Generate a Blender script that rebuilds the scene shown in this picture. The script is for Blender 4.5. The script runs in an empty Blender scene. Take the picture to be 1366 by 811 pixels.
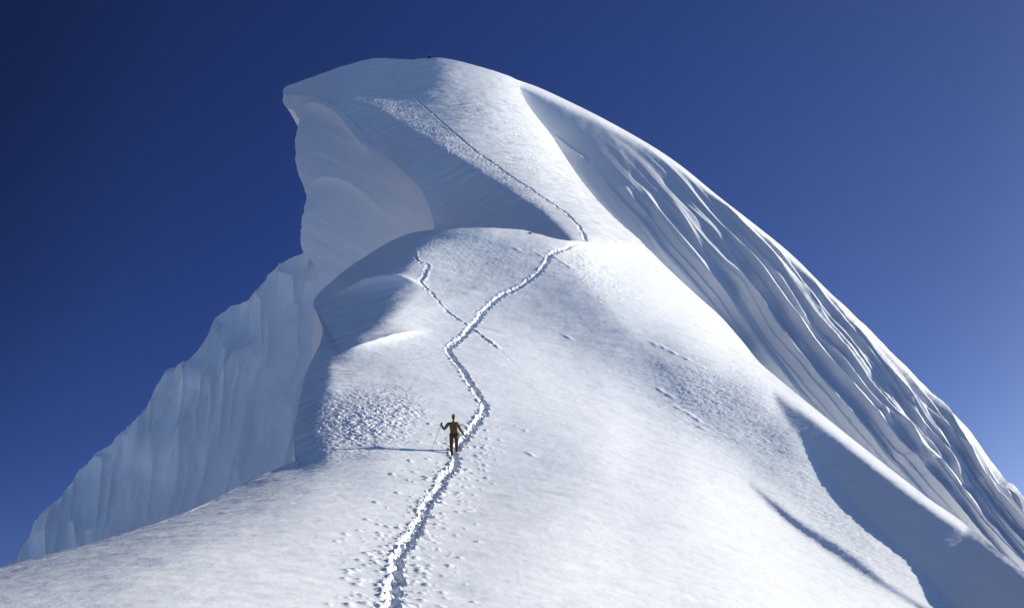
import bpy, math, random
import numpy as np
random.seed(5)
RS = np.random.RandomState(11)
R = math.radians
C = bpy.context.scene.collection

# ------------------------------------------------------------------ camera model
F, CX, CY = 2000.0, 683.0, 405.5
PITCH = math.atan(425.0 / F)
CAMZ = 1.7
cp, sp = math.cos(PITCH), math.sin(PITCH)


def ray(px, py):
    """direction with unit forward (Y) component through a point of the picture frame"""
    x = (np.asarray(px, float) - CX) / F
    y = (CY - np.asarray(py, float)) / F
    dy = cp - y * sp
    return x / dy, (sp + y * cp) / dy


def pos(px, py, Y):
    dx, e = ray(px, py)
    return np.stack([dx * Y, Y + 0 * dx, e * Y + CAMZ], -1)


# ------------------------------------------------------------------ small numeric kit
def curve(pts, n, step=None):
    """Catmull-Rom through pts, resampled evenly to n points"""
    p = np.array(pts, float)
    q = np.vstack([2 * p[0] - p[1], p, 2 * p[-1] - p[-2]])
    out = []
    for i in range(len(p) - 1):
        a, b, c, d = q[i:i + 4]
        t = np.linspace(0, 1, 24, endpoint=False)[:, None]
        out.append(.5 * (2 * b + (c - a) * t + (2 * a - 5 * b + 4 * c - d) * t ** 2 + (3 * b - a - 3 * c + d) * t ** 3))
    out = np.vstack(out + [p[-1:]])
    L = np.r_[0, np.cumsum(np.hypot(*(np.diff(out[:, :2], axis=0).T)))]
    s = np.linspace(0, L[-1], n)
    return np.stack([np.interp(s, L, out[:, k]) for k in range(p.shape[1])], -1)


def inside(poly, x, y):
    poly = np.array(poly, float)
    r = np.zeros(x.shape, bool)
    j = len(poly) - 1
    for i in range(len(poly)):
        xi, yi = poly[i]; xj, yj = poly[j]
        if yi != yj:
            c = ((yi > y) != (yj > y)) & (x < (xj - xi) * (y - yi) / (yj - yi) + xi)
            r ^= c
        j = i
    return r


def dist_poly(pl, x, y, closed=False):
    pl = np.array(pl, float)
    if closed:
        pl = np.vstack([pl, pl[:1]])
    best = np.full(x.shape, 1e9)
    for (ax, ay), (bx, by) in zip(pl[:-1, :2], pl[1:, :2]):
        vx, vy = bx - ax, by - ay
        L = vx * vx + vy * vy + 1e-12
        t = np.clip(((x - ax) * vx + (y - ay) * vy) / L, 0, 1)
        best = np.minimum(best, np.hypot(x - ax - t * vx, y - ay - t * vy))
    return best


def soft(poly, x, y, feather):
    d = dist_poly(poly, x, y, True)
    d = np.where(inside(poly, x, y), d, -d)
    t = np.clip(d / feather * .5 + .5, 0, 1)
    return t * t * (3 - 2 * t)


def sstep(a, b, x):
    t = np.clip((x - a) / (b - a), 0, 1)
    return t * t * (3 - 2 * t)


def tps(ctrl, x, y, reg=0.002):
    c = np.array(ctrl, float)
    P = c[:, :2] / 500.0
    def K(r2): return np.where(r2 > 0, .5 * r2 * np.log(r2 + 1e-30), 0)
    n = len(P)
    A = np.zeros((n + 3, n + 3))
    d2 = ((P[:, None] - P[None]) ** 2).sum(-1)
    A[:n, :n] = K(d2) + np.eye(n) * reg
    A[:n, n] = 1; A[:n, n + 1:] = P
    A[n:, :n] = A[:n, n:].T
    W = np.linalg.solve(A, np.vstack([c[:, 2:], np.zeros((3, c.shape[1] - 2))]))
    xs, ys = x.ravel() / 500., y.ravel() / 500.
    out = W[n] + np.outer(xs, W[n + 1]) + np.outer(ys, W[n + 2])
    for i in range(n):
        out += np.outer(K((xs - P[i, 0]) ** 2 + (ys - P[i, 1]) ** 2), W[i])
    return [out[:, k].reshape(x.shape) for k in range(out.shape[1])]


def hash2(ix, iy, seed):
    h = (ix.astype(np.int64) * 374761393 + iy.astype(np.int64) * 668265263 + seed * 974711) & 0x7fffffff
    h = ((h ^ (h >> 13)) * 1274126177) & 0x7fffffff
    return ((h ^ (h >> 16)) & 0xffff) / 65535.0


def vnoise(x, y, seed=0):
    x, y = np.asarray(x, float), np.asarray(y, float)
    ix, iy = np.floor(x), np.floor(y)
    fx, fy = x - ix, y - iy
    fx = fx * fx * fx * (fx * (fx * 6 - 15) + 10); fy = fy * fy * fy * (fy * (fy * 6 - 15) + 10)
    a = hash2(ix, iy, seed); b = hash2(ix + 1, iy, seed)
    c = hash2(ix, iy + 1, seed); d = hash2(ix + 1, iy + 1, seed)
    return (a + (b - a) * fx) * (1 - fy) + (c + (d - c) * fx) * fy


def fbm(x, y, seed=0, octs=4):
    s, a, t = 0, .5, 0
    for o in range(octs):
        s = s + a * (vnoise(x, y, seed + o * 17) - .5); t += a
        x, y, a = x * 2.03 + 7.1, y * 2.03 + 3.7, a * .5
    return s / t * 2


# ------------------------------------------------------------------ surface from painted slopes
GX0, GY0, GX1, GY1 = -320., 40., 1580., 1200.


class Grid:
    def __init__(s, step, box=(GX0, GY0, GX1, GY1)):
        s.h = step
        s.x = np.arange(box[0], box[2] + 1, step); s.y = np.arange(box[1], box[3] + 1, step)
        s.X, s.Y = np.meshgrid(s.x, s.y)


def slopes_to_grad(X, Y, n):
    """normal field (nx,ny,nz) -> gradient of log depth in frame units"""
    h = .5
    dx, e = ray(X, Y)
    nd = n[0] * dx + n[1] + n[2] * e
    nrm = np.sqrt(n[0] ** 2 + n[1] ** 2 + n[2] ** 2)
    nd = np.minimum(nd, -.035 * nrm)
    a0, e0 = ray(X - h, Y); a1, e1 = ray(X + h, Y)
    gx = -(n[0] * (a1 - a0) + n[2] * (e1 - e0)) / nd
    a0, e0 = ray(X, Y - h); a1, e1 = ray(X, Y + h)
    gy = -(n[0] * (a1 - a0) + n[2] * (e1 - e0)) / nd
    return gx, gy


def cg_solve(lay, h, cpl, anchors, x0, iters):
    """lay: list of (gx,gy,w); cpl: coupling weights between layer 0 and 1; anchors: list of (w, target)"""
    prep = []
    for gx, gy, w in lay:
        wx = .5 * (w[:, 1:] + w[:, :-1]); wy = .5 * (w[1:] + w[:-1])
        tx = .5 * (gx[:, 1:] + gx[:, :-1]) * h; ty = .5 * (gy[1:] + gy[:-1]) * h
        prep.append((wx, wy, tx, ty))
    def A(v):
        o = np.zeros_like(v)
        for k, (wx, wy, tx, ty) in enumerate(prep):
            d = wx * (v[k][:, 1:] - v[k][:, :-1]); o[k][:, 1:] += d; o[k][:, :-1] -= d
            d = wy * (v[k][1:] - v[k][:-1]); o[k][1:] += d; o[k][:-1] -= d
            o[k] += anchors[k][0] * v[k]
        if cpl is not None:
            d = cpl[0] * (v[0] - v[1]); o[0] += d; o[1] -= d
        return o
    b = np.zeros_like(x0); D = np.zeros_like(x0)
    for k, (wx, wy, tx, ty) in enumerate(prep):
        d = wx * tx; b[k][:, 1:] += d; b[k][:, :-1] -= d
        d = wy * ty; b[k][1:] += d; b[k][:-1] -= d
        b[k] += anchors[k][0] * anchors[k][1]
        D[k][:, 1:] += wx; D[k][:, :-1] += wx; D[k][1:] += wy; D[k][:-1] += wy
        D[k] += anchors[k][0]
    if cpl is not None:
        D += cpl[0]; b[0] -= cpl[0] * cpl[1]; b[1] += cpl[0] * cpl[1]
    D = np.maximum(D, 1e-9)
    x = x0.copy(); r = b - A(x); z = r / D; p = z.copy(); rz = (r * z).sum()
    for _ in range(iters):
        q = A(p); al = rz / (p * q).sum()
        x += al * p; r -= al * q
        z = r / D; n2 = (r * z).sum()
        p = z + (n2 / rz) * p; rz = n2
    return x


def bspl(G, lam, px, py):
    """C2 cubic B-spline sample of a grid"""
    u = np.clip((px - G.x[0]) / G.h, 1, len(G.x) - 3.001); v = np.clip((py - G.y[0]) / G.h, 1, len(G.y) - 3.001)
    i, j = np.floor(u).astype(int), np.floor(v).astype(int); a, b = u - i, v - j
    def w(t): return ((1 - t) ** 3 / 6, (3 * t ** 3 - 6 * t ** 2 + 4) / 6, (-3 * t ** 3 + 3 * t ** 2 + 3 * t + 1) / 6, t ** 3 / 6)
    wa, wb = w(a), w(b); o = 0
    for m in range(4):
        row = 0
        for n in range(4):
            row = row + wa[n] * lam[j + m - 1, i + n - 1]
        o = o + wb[m] * row
    return o


def upsample(Gc, lam, Gf):
    return np.stack([bspl(Gc, l, Gf.X, Gf.Y) for l in lam])


# ------------------------------------------------------------------ outlines (picture points of the real edges)
NEAR_CREST = [(-240, 812), (-100, 784), (0, 757), (70, 738), (140, 719), (210, 696), (270, 673), (320, 648), (350, 633), (372, 624), (394, 614)]
BUMP_LEFT = [(392, 600), (391, 580), (395, 555), (401, 525), (407, 500), (418, 476), (428, 455), (430, 438), (424, 420), (418, 404), (430, 386), (450, 369), (472, 352), (496, 337), (522, 322), (550, 311), (580, 306)]
BUMP_TOP = [(615, 305), (650, 304), (685, 306), (712, 310), (735, 317), (757, 321), (775, 322)]
SEAM = [(775, 322), (800, 327), (832, 332), (868, 335)]
CREST_R = [(868, 335), (892, 359), (932, 396), (961, 422), (991, 456), (1012, 482), (1036, 503), (1070, 531), (1127, 577), (1184, 622), (1241, 666), (1287, 698), (1366, 762), (1460, 838), (1560, 930)]
CREST_U = [(690, 107), (694, 120), (703, 138), (716, 156), (735, 180), (757, 214), (782, 249), (814, 285), (851, 318), (868, 335)]
SKY_U = [(377.5, 121), (382, 115.5), (400, 109), (430, 98), (460, 88), (490, 79.5), (505, 78), (540, 79.5), (560, 79), (575, 77.5), (592, 78), (620, 84), (650, 92), (675, 100), (690, 107)]
LIP = [(377.5, 125), (384, 129), (396, 127), (426, 132), (458, 150), (485, 178), (512, 205), (540, 231), (562, 254), (574, 279), (579, 302)]
SKY_C = [(688, 106.4), (712, 114.5), (741, 127), (802, 157), (863, 191), (908, 221), (957, 261), (1006, 299), (1054, 338), (1100, 383), (1137, 418), (1173, 453), (1230, 511), (1287, 568), (1318, 610), (1338, 641), (1348, 649), (1366, 668), (1400, 705), (1470, 775), (1560, 860)]
SKY_D = [(-160, 900), (-60, 820), (11, 754), (34, 726), (51, 689), (79, 664), (108, 626), (147, 590), (187, 556), (212, 515), (226, 493), (250, 488), (272, 460), (288, 428), (306, 413), (340, 392), (363, 362), (403, 337), (440, 318), (480, 300)]
LEFT_L = [(378, 127), (377, 136), (382, 144), (391, 147), (396, 156), (400, 162), (395, 180), (394, 198), (395, 216), (400, 237), (409, 262), (408, 272), (403, 290), (402, 312), (404, 336), (416, 348), (428, 360), (432, 384), (440, 420)]

# ------------------------------------------------------------------ painted slopes: (px, py, fall to the right, fall towards the viewer)
SUN_AZ, SUN_EL = 58.0, 18.0
SUN = np.array([math.cos(R(SUN_EL)) * math.sin(R(SUN_AZ)), math.cos(R(SUN_EL)) * math.cos(R(SUN_AZ)), math.sin(R(SUN_EL))])

CT_N = [
 (-250, 1180, 0, 0.1), (300, 1180, 0, 0.09), (683, 1180, 0.02, 0.09), (1100, 1180, 0.12, 0.1), (1550, 1180, 0.2, 0.12),
 (-250, 830, -0.04, 0.08), (0, 760, -0.06, 0.115), (200, 705, -0.06, 0.155), (370, 632, -0.07, 0.2),
 (0, 811, 0.1, 0.13), (0, 950, 0.09, 0.1), (200, 770, 0.1, 0.155), (300, 720, 0.1, 0.165), (380, 700, 0.12, 0.18), (560, 950, 0.11, 0.12), (900, 950, 0.15, 0.13), (1300, 980, 0.3, 0.18),
 (480, 660, 0.23, 0.21), (560, 720, 0.16, 0.19), (650, 720, 0.18, 0.2), (600, 640, 0.33, 0.23), (530, 640, 0.33, 0.23), (450, 625, 0.16, 0.22),
 (603, 598, 0.18, 0.27), (480, 585, 0.08, 0.33), (560, 560, 0.16, 0.32), (450, 560, 0.05, 0.34), (520, 500, 0.16, 0.34), (470, 470, 0.18, 0.36), (560, 440, 0.2, 0.38), (520, 420, 0.1, 0.4),
 (480, 385, 0.1, 0.42), (560, 350, 0.08, 0.43), (530, 335, 0.03, 0.43), (600, 330, 0.27, 0.42), (650, 315, 0.4, 0.43), (712, 318, 0.57, 0.46), (750, 330, 0.65, 0.5),
 (620, 400, -0.02, 0.41), (690, 370, -0.02, 0.43), (700, 430, -0.06, 0.41), (760, 385, -0.07, 0.44), (800, 430, -0.15, 0.43), (640, 500, 0.21, 0.37),
 (720, 500, 0.24, 0.38), (700, 570, 0.22, 0.32), (760, 620, 0.27, 0.29), (790, 550, 0.35, 0.38), (860, 475, -0.1, 0.42), (920, 500, -0.12, 0.43), (980, 530, -0.12, 0.44), (1040, 590, -0.05, 0.44), (890, 445, -0, 0.46),
 (840, 575, 0.5, 0.4), (930, 605, 0.55, 0.41), (780, 700, 0.4, 0.24), (880, 650, 0.48, 0.36), (980, 630, 0.6, 0.4), (1040, 640, 0.45, 0.42), (1090, 655, 0.36, 0.43), (1130, 705, 0.34, 0.42), (1185, 750, 0.34, 0.42), (1235, 795, 0.45, 0.42), (1275, 835, 0.5, 0.42),
 (950, 740, 0.48, 0.3), (1040, 760, 0.55, 0.33), (860, 811, 0.3, 0.2), (1060, 830, 0.5, 0.3), (1200, 830, 0.55, 0.34), (1330, 860, 0.4, 0.4),
 (800, 345, 0.88, 0.58), (850, 370, 0.95, 0.58), (900, 405, 1.05, 0.56), (960, 448, 0.98, 0.53), (1010, 492, 0.8, 0.5), (1080, 560, 0.5, 0.5), (1180, 650, 0.3, 0.5), (1300, 750, 0.2, 0.5), (1480, 900, 0.2, 0.5),
]
CT_U = [
 (380, 122, -.3, .66), (420, 115, -.25, .66), (450, 100, -.25, .68), (505, 84, -.22, .70), (540, 100, -.12, .70), (575, 84, .05, .72), (560, 120, .0, .68),
 (620, 92, .45, .74), (650, 98, .55, .76), (685, 108, .85, .80), (520, 150, .42, .66), (470, 126, .40, .68), (560, 168, .34, .62), (610, 140, .18, .66), (650, 125, .30, .68), (590, 180, .36, .60), (660, 140, .55, .68),
 (620, 190, .45, .60), (690, 160, .7, .64), (720, 190, 1.0, .66), (680, 220, .55, .58), (750, 230, 1.05, .66), (720, 260, .55, .54), (780, 270, 1.05, .64), (810, 300, 1.05, .62), (850, 330, 1.0, .60),
 (780, 310, .5, .52), (740, 280, .4, .52), (640, 215, .4, .57),
 (430, 126, -.38, .62), (480, 160, -.38, .60), (530, 190, -.38, .57), (580, 240, -.38, .53), (640, 270, -.35, .50), (700, 300, -.32, .47), (740, 316, -.25, .46), (600, 300, -.36, .48), (640, 340, -.3, .46), (720, 345, -.2, .45),
]
SHADE_U = [(360, 95), (426, 115), (458, 131), (512, 152), (555, 180), (590, 199), (637, 230), (683, 258), (726, 283), (748, 305), (762, 322), (770, 360), (560, 360), (360, 150)]
TRI = [(1030, 518), (1070, 542), (1127, 586), (1184, 631), (1241, 675), (1287, 706), (1366, 770), (1470, 860), (1470, 960), (1300, 850), (1237, 772), (1186, 724), (1130, 664), (1088, 612), (1060, 574), (1040, 545)]
STRIP = [(1000, 645), (1036, 672), (1070, 698), (1100, 716), (1139, 740), (1180, 775), (1235, 811), (1330, 880), (1310, 890), (1218, 806), (1170, 778), (1120, 745), (1080, 718), (1048, 694), (1022, 668)]
DARK_A = [(380, 600), (380, 560), (395, 500), (425, 450), (412, 404), (450, 362), (520, 316), (560, 302), (553, 322), (546, 350), (530, 368), (480, 376), (458, 380), (500, 388), (548, 392), (530, 412), (510, 445), (480, 462), (440, 478), (436, 520), (424, 545), (418, 575), (436, 600), (430, 612), (396, 620)]
RIM2 = [(985, 478), (1036, 500), (1070, 528), (1127, 574), (1184, 619), (1241, 663), (1293, 700), (1287, 708), (1240, 677), (1180, 633), (1127, 591), (1070, 547), (1030, 522)]


def paint_N(X, Y):
    p, q = tps(CT_N, X, Y)
    def lay(poly, f, pp, qq, amt=1.0):
        nonlocal p, q
        m = soft(poly, X, Y, f) * amt
        p = p + m * (pp - p); q = q + m * (qq - q)
    dx, e = ray(X, Y)
    m = soft(DARK_A, X, Y, 8 + 16 * vnoise(X / 30, Y / 10, 3))
    qd = np.maximum(.36, e + .06)
    p = p + m * (-.36 - p); q = q + m * (qd - q)
    lay([(452, 384), (500, 372), (545, 366), (600, 376), (560, 388), (500, 386)], 10, .12, .42)
    lay([(432, 468), (480, 456), (530, 436), (560, 450), (500, 474), (445, 484)], 14, .14, .37)
    lay(TRI, 4, -.13, .53)
    lay(STRIP, 4, -.15, .42)
    lay(RIM2, 6, .95, .56)
    q = np.maximum(q, e + p * dx + .03)
    return p, -q, np.ones_like(p)


def paint_U(X, Y):
    p, q = tps(CT_U, X, Y)
    m = soft(SHADE_U, X, Y, 7)
    ps, qs = -.40, .50
    m2 = soft([(455, 122), (480, 119), (540, 135), (600, 168), (700, 236), (765, 300), (750, 298), (690, 256), (637, 226), (590, 195), (555, 176), (512, 148), (470, 131)], X, Y, 8)
    p = p + m2 * (np.maximum(p, .24) - p)
    dx, e = ray(X, Y)
    p = p + m * (np.minimum(p, ps) - p)
    q = e + p * dx + np.maximum(.045, (q - e - p * dx) * .62)
    return p, -q, np.ones_like(p)


polyN = NEAR_CREST + BUMP_LEFT + BUMP_TOP + SEAM[1:] + CREST_R[1:] + [(1570, 1195), (-300, 1195)]
polyU = SKY_U + CREST_U[1:] + SEAM[::-1][1:] + [(770, 360), (700, 380), (560, 380)] + LIP[::-1]

def relight(G, lm, lay, want, beta):
    gx, gy, w = lay
    cu = np.gradient(lm, G.h, axis=1); cv = np.gradient(lm, G.h, axis=0)
    dx, e = ray(G.X, G.Y)
    a0, e0 = ray(G.X - .5, G.Y); a1, e1 = ray(G.X + .5, G.Y); du = (a1 - a0, e1 - e0)
    a0, e0 = ray(G.X, G.Y - .5); a1, e1 = ray(G.X, G.Y + .5); dv = (a1 - a0, e1 - e0)
    def L(u, v):
        ux, uy, uz = u * dx + du[0], u, u * e + du[1]
        vx, vy, vz = v * dx + dv[0], v, v * e + dv[1]
        nx, ny, nz = uy * vz - uz * vy, uz * vx - ux * vz, ux * vy - uy * vx
        s_ = -np.sign(nx * dx + ny + nz * e)
        return s_ * (nx * SUN[0] + ny * SUN[1] + nz * SUN[2]) / np.sqrt(nx * nx + ny * ny + nz * nz + 1e-20)
    h = 2e-5
    l0 = L(cu, cv)
    lu = (L(cu + h, cv) - L(cu - h, cv)) / (2 * h); lv = (L(cu, cv + h) - L(cu, cv - h)) / (2 * h)
    f = (want - l0) * .8 / (lu * lu + lv * lv + 150.0)
    tu, tv = cu + f * lu, cv + f * lv
    return (1 - beta) * tu + beta * gx, (1 - beta) * tv + beta * gy, w


lam = None; Gp = None
for step, it, outer, it2 in ((24, 400, 12, 80), (12, 250, 14, 80), (6, 150, 8, 60), (3, 100, 3, 50)):
    G = Grid(step)
    lays = []; want = []
    for poly, fn in ((polyN, paint_N), (polyU, paint_U)):
        nf = fn(G.X, G.Y)
        gx, gy = slopes_to_grad(G.X, G.Y, nf)
        want.append((nf[0] * SUN[0] + nf[1] * SUN[1] + nf[2] * SUN[2]) / np.sqrt(nf[0] ** 2 + nf[1] ** 2 + nf[2] ** 2))
        d = np.where(inside(poly, G.X, G.Y), 0, dist_poly(poly, G.X, G.Y, True))
        w = np.where(d <= 8, 1.0, 2e-3)
        gx = np.where(d <= 14, gx, 0); gy = np.where(d <= 14, gy, 0)
        lays.append((gx, gy, w))
    ds = dist_poly(SEAM, G.X, G.Y)
    cpl = np.where(ds < 40, 1.0, 0.0) * sstep(776, 800, G.X) * (step / 6.) ** 2
    db = dist_poly([BUMP_LEFT[-1]] + BUMP_TOP[:-1], G.X, G.Y)
    mb = (db < 5 + step * .3) & (G.X < 772)
    dlt = np.interp(G.X, [560, 650, 735, 757, 775], [.40, .26, .09, .045, 0.0])
    cpl = (np.where(mb, .25, cpl), np.where(mb, dlt, 0.0))
    aU = np.zeros(G.X.shape); tU = np.full(G.X.shape, 0.0)
    x0 = np.full((2,) + G.X.shape, 4.0) if lam is None else upsample(Gp, lam, G)
    anc = [(aU + 1e-8, tU + 4.5), (aU + 1e-8, tU + 5.0)]
    lam = cg_solve(lays, step, cpl, anc, x0, it); Gp = G
    for o_ in range(outer):       # pull the relief towards slopes that also take the light as painted
        nl = [relight(G, lam[k], lays[k], want[k], .04) for k in (0, 1)]
        lam = cg_solve(nl, step, cpl, anc, lam, it2)
    lam = lam + (math.log(62.0) - float(bspl(Gp, lam[0], np.array(603.), np.array(605.))))
GN = Gp
blendw = sstep(26, 4, dist_poly(SEAM, GN.X, GN.Y)) * sstep(772, 800, GN.X)
avg = .5 * (lam[0] + lam[1])
LN = lam[0] + blendw * (avg - lam[0]); LU = lam[1] + blendw * (avg - lam[1])
print('mis', [(int(x), round(float(bspl(GN, lam[0]-LU, np.array(float(x)), np.array(float(y)))),4)) for x,y in SEAM+BUMP_TOP])
depN = lambda x, y: np.exp(bspl(GN, LN, np.asarray(x, float), np.asarray(y, float)))
depU = lambda x, y: np.exp(bspl(GN, LU, np.asarray(x, float), np.asarray(y, float)))
for nm, f, pts in (('N', depN, [(603, 605), (515, 811), (603, 1100), (0, 757), (200, 700), (392, 614), (392, 580), (428, 455), (420, 404), (580, 306), (650, 304), (712, 310), (775, 322), (868, 335), (961, 422), (1036, 503), (1127, 577), (1241, 668), (1366, 762), (1366, 811), (1060, 811), (1100, 730)]),
                   ('U', depU, [(775, 322), (868, 335), (782, 249), (690, 107), (572, 78), (505, 78), (379, 121), (458, 150), (540, 231), (579, 302), (640, 330)])):
    print(nm, [(a, b, round(float(f(a, b)), 1), round(float(pos(a, b, f(a, b))[2]), 1)) for a, b in pts])


def solve_single(box, paint, poly, anchors_fn, levels=((24, 300), (12, 250), (6, 200), (3, 140)), light=None):
    lam = None; Gp = None
    for step, it in levels:
        G = Grid(step, box)
        gx, gy = slopes_to_grad(G.X, G.Y, paint(G.X, G.Y))
        d = np.where(inside(poly, G.X, G.Y), 0, dist_poly(poly, G.X, G.Y, True))
        w = np.where(d <= 8, 1.0, 2e-3)
        gx = np.where(d <= 14, gx, 0); gy = np.where(d <= 14, gy, 0)
        aw, at = anchors_fn(G, step)
        x0 = np.full((1,) + G.X.shape, float(at[aw > 0].mean())) if lam is None else upsample(Gp, lam, G)
        lam = cg_solve([(gx, gy, w)], step, None, [(aw, at)], x0, it); Gp = G
        if light is not None:
            for o_ in range(8 if step > 4 else 3):
                lam = cg_solve([relight(G, lam[0], (gx, gy, w), light(G.X, G.Y), .06)], step, None, [(aw, at)], lam, 60)
    return Gp, lam[0]


# --- right-hand fluted face
CT_C = [(690, 108, -.30, .64), (730, 140, -.28, .66), (700, 115, -0.05, 0.65), (760, 170, -0.05, 0.67), (820, 240, -0.05, 0.69), (900, 300, -0.05, 0.71), (980, 380, -0.05, 0.73), (1060, 450, -0.05, 0.75), (1140, 540, -0.07, 0.75), (1240, 620, -0.10, 0.75), (1330, 700, -0.10, 0.75), (1450, 800, -0.10, 0.73),
        (780, 225, -0.15, 0.61), (850, 300, -0.15, 0.61), (950, 400, -0.15, 0.59), (1040, 490, -0.18, 0.57), (1150, 580, -0.20, 0.55), (1270, 670, -0.20, 0.53), (1366, 740, -0.20, 0.53),
        (850, 195, 0.00, 0.71), (960, 275, 0.01, 0.77), (1060, 355, 0.03, 0.83), (1180, 470, 0.03, 0.88), (1290, 590, 0.03, 0.83)]


def paint_C(X, Y):
    p, q = tps(CT_C, X, Y)
    d = dist_poly(SKY_C, X, Y)
    m = sstep(9, 1, d)
    dx, e = ray(X, Y)
    p = p + m * (1.3 - p)
    q = q + m * (e + p * dx + .10 - q)
    q = e + p * dx + np.maximum(.045, (q - e - p * dx) * .62)
    return p, -q, np.ones_like(p)


CREST_ALL = CREST_U + CREST_R[1:]
polyC = SKY_C + CREST_ALL[::-1]
cr_s = curve(CREST_ALL, 220)
cr_dep = np.where(cr_s[:, 1] < 335, depU(cr_s[:, 0], cr_s[:, 1]), depN(cr_s[:, 0], cr_s[:, 1]))


def anc_C(G, step):
    aw = np.zeros(G.X.shape); at = np.zeros(G.X.shape)
    gap = np.interp(np.linspace(0, 1, 220), [0, .08, .25, .5, .7, 1], [.03, .045, .06, .07, .07, .09])
    for (x, y), dep, g in zip(cr_s, cr_dep, gap):
        j, i = int(round((y - G.y[0]) / step)), int(round((x - G.x[0]) / step))
        if 0 <= j < len(G.y) and 0 <= i < len(G.x):
            aw[j, i] = .3; at[j, i] = math.log(dep) + g
    return aw, at


def light_C(X, Y):
    L0 = .11 - .10 * sstep(120, 20, np.hypot(X - 720, Y - 140)) - .05 * sstep(60, 5, dist_poly(CREST_ALL, X, Y))
    return L0 + (.75 - L0) * sstep(9 + 9 * sstep(1000, 1150, X), 1, dist_poly(SKY_C, X, Y))


GC, LC = solve_single((620, 40, 1600, 960), paint_C, polyC, anc_C, light=light_C)
depC = lambda x, y: np.exp(bspl(GC, LC, np.asarray(x, float), np.asarray(y, float)))
print('C', [(a, b, round(float(depC(a, b)), 1), round(float(pos(a, b, depC(a, b))[2]), 1)) for a, b in [(700, 113), (802, 160), (957, 264), (1100, 386), (1230, 515), (1366, 675), (961, 422), (1127, 577), (1287, 698)]])

# --- hollow underside of the cornice
CT_L = [(380, 135, -.8, -.6, .0), (400, 140, -.45, -.85, .10), (440, 150, -.35, -.9, .10), (480, 200, -.30, -.9, .0), (520, 250, -.22, -.95, -.12), (560, 290, -.12, -.97, -.20), (430, 180, -.40, -.88, .05), (410, 200, -.5, -.85, .02),
        (440, 235, -.42, -.9, -.12), (420, 250, -.6, -.8, -.15), (480, 260, -.35, -.92, .02), (520, 290, -.25, -.95, .05), (430, 290, -.45, -.88, .10), (480, 320, -.35, -.9, .12), (410, 320, -.55, -.82, .12), (430, 360, -.45, -.85, .18), (560, 330, -.15, -.97, .1), (480, 380, -.4, -.85, .2)]


def paint_L(X, Y):
    n = tps(CT_L, X, Y)
    return n[0], np.minimum(n[1], -.3), n[2]


polyL = LIP + [(590, 330), (560, 380), (440, 420)] + LEFT_L[::-1]
lip_s = curve(LIP, 90); lip_dep = depU(lip_s[:, 0], lip_s[:, 1])


def anc_L(G, step):
    aw = np.zeros(G.X.shape); at = np.zeros(G.X.shape)
    for (x, y), dep in zip(lip_s, lip_dep):
        j, i = int(round((y - G.y[0]) / step)), int(round((x - G.x[0]) / step))
        aw[j, i] = .3; at[j, i] = math.log(dep) + .004
    return aw, at


GL, LL = solve_single((340, 90, 640, 460), paint_L, polyL, anc_L)
depL = lambda x, y: np.exp(bspl(GL, LL, np.asarray(x, float), np.asarray(y, float)))
print('L', [(a, b, round(float(depL(a, b)), 1)) for a, b in [(382, 130), (400, 200), (404, 336), (480, 300), (560, 300)]])

# --- fluted wall far on the left
CT_D = [(40, 730, -.1, 1.0), (150, 620, -.1, 1.1), (250, 520, -.1, 1.1), (350, 420, -.1, 1.15), (430, 350, -.1, 1.2), (400, 450, -.25, 1.3), (350, 560, -.15, 1.2), (250, 640, -.1, 1.1), (410, 560, -.35, 1.3), (-100, 860, -.1, .9), (300, 900, -.1, 1.0), (480, 700, -.3, 1.2)]


def paint_D(X, Y):
    p, q = tps(CT_D, X, Y)
    dx, e = ray(X, Y)
    q = np.maximum(q, e + p * dx + .1)
    return p, -q, np.ones_like(p)


polyD = SKY_D + [(520, 900), (-160, 1000)]
dD = float(depL(404, 336)) * 1.02


def anc_D(G, step):
    aw = np.where(np.hypot(G.X - 420, G.Y - 345) < step * 1.2, .3, 0.0)
    return aw, np.full(G.X.shape, math.log(dD))


GD, LD = solve_single((-200, 260, 560, 1020), paint_D, polyD, anc_D)
depD = lambda x, y: np.exp(bspl(GD, LD, np.asarray(x, float), np.asarray(y, float)))
print('D', [(a, b, round(float(depD(a, b)), 1)) for a, b in [(11, 756), (226, 495), (420, 345), (390, 600), (300, 640)]])


# ------------------------------------------------------------------ meshes
def vnormals(P):
    du = np.gradient(P, axis=1); dv = np.gradient(P, axis=0)
    n = np.cross(du, dv)
    n /= np.linalg.norm(n, axis=-1, keepdims=True) + 1e-12
    d = P - np.array([0, 0, CAMZ])
    s = np.sign((n * d).sum(-1, keepdims=True)); s[s == 0] = 1
    return -n * s


def make_mesh(name, verts, faces, mat, smooth=True):
    me = bpy.data.meshes.new(name)
    nv, nf = len(verts), len(faces)
    me.vertices.add(nv); me.vertices.foreach_set('co', np.ascontiguousarray(verts, np.float32).ravel())
    me.loops.add(nf * 4); me.loops.foreach_set('vertex_index', np.ascontiguousarray(faces, np.int32).ravel())
    me.polygons.add(nf)
    me.polygons.foreach_set('loop_start', np.arange(0, nf * 4, 4, dtype=np.int32))
    me.polygons.foreach_set('use_smooth', np.ones(nf, bool))
    me.update(calc_edges=True); me.validate()
    me.materials.append(mat)
    o = bpy.data.objects.new(name, me); C.objects.link(o)
    return o


def grid_faces(r, c, off=0):
    i = np.arange(r * c).reshape(r, c) + off
    return np.stack([i[:-1, :-1], i[:-1, 1:], i[1:, 1:], i[1:, :-1]], -1).reshape(-1, 4)


SK = [(0.25, .05), (.7, .4), (2, 1.8), (6, 7), (16, 22), (45, 60), (110, 150)]


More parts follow.
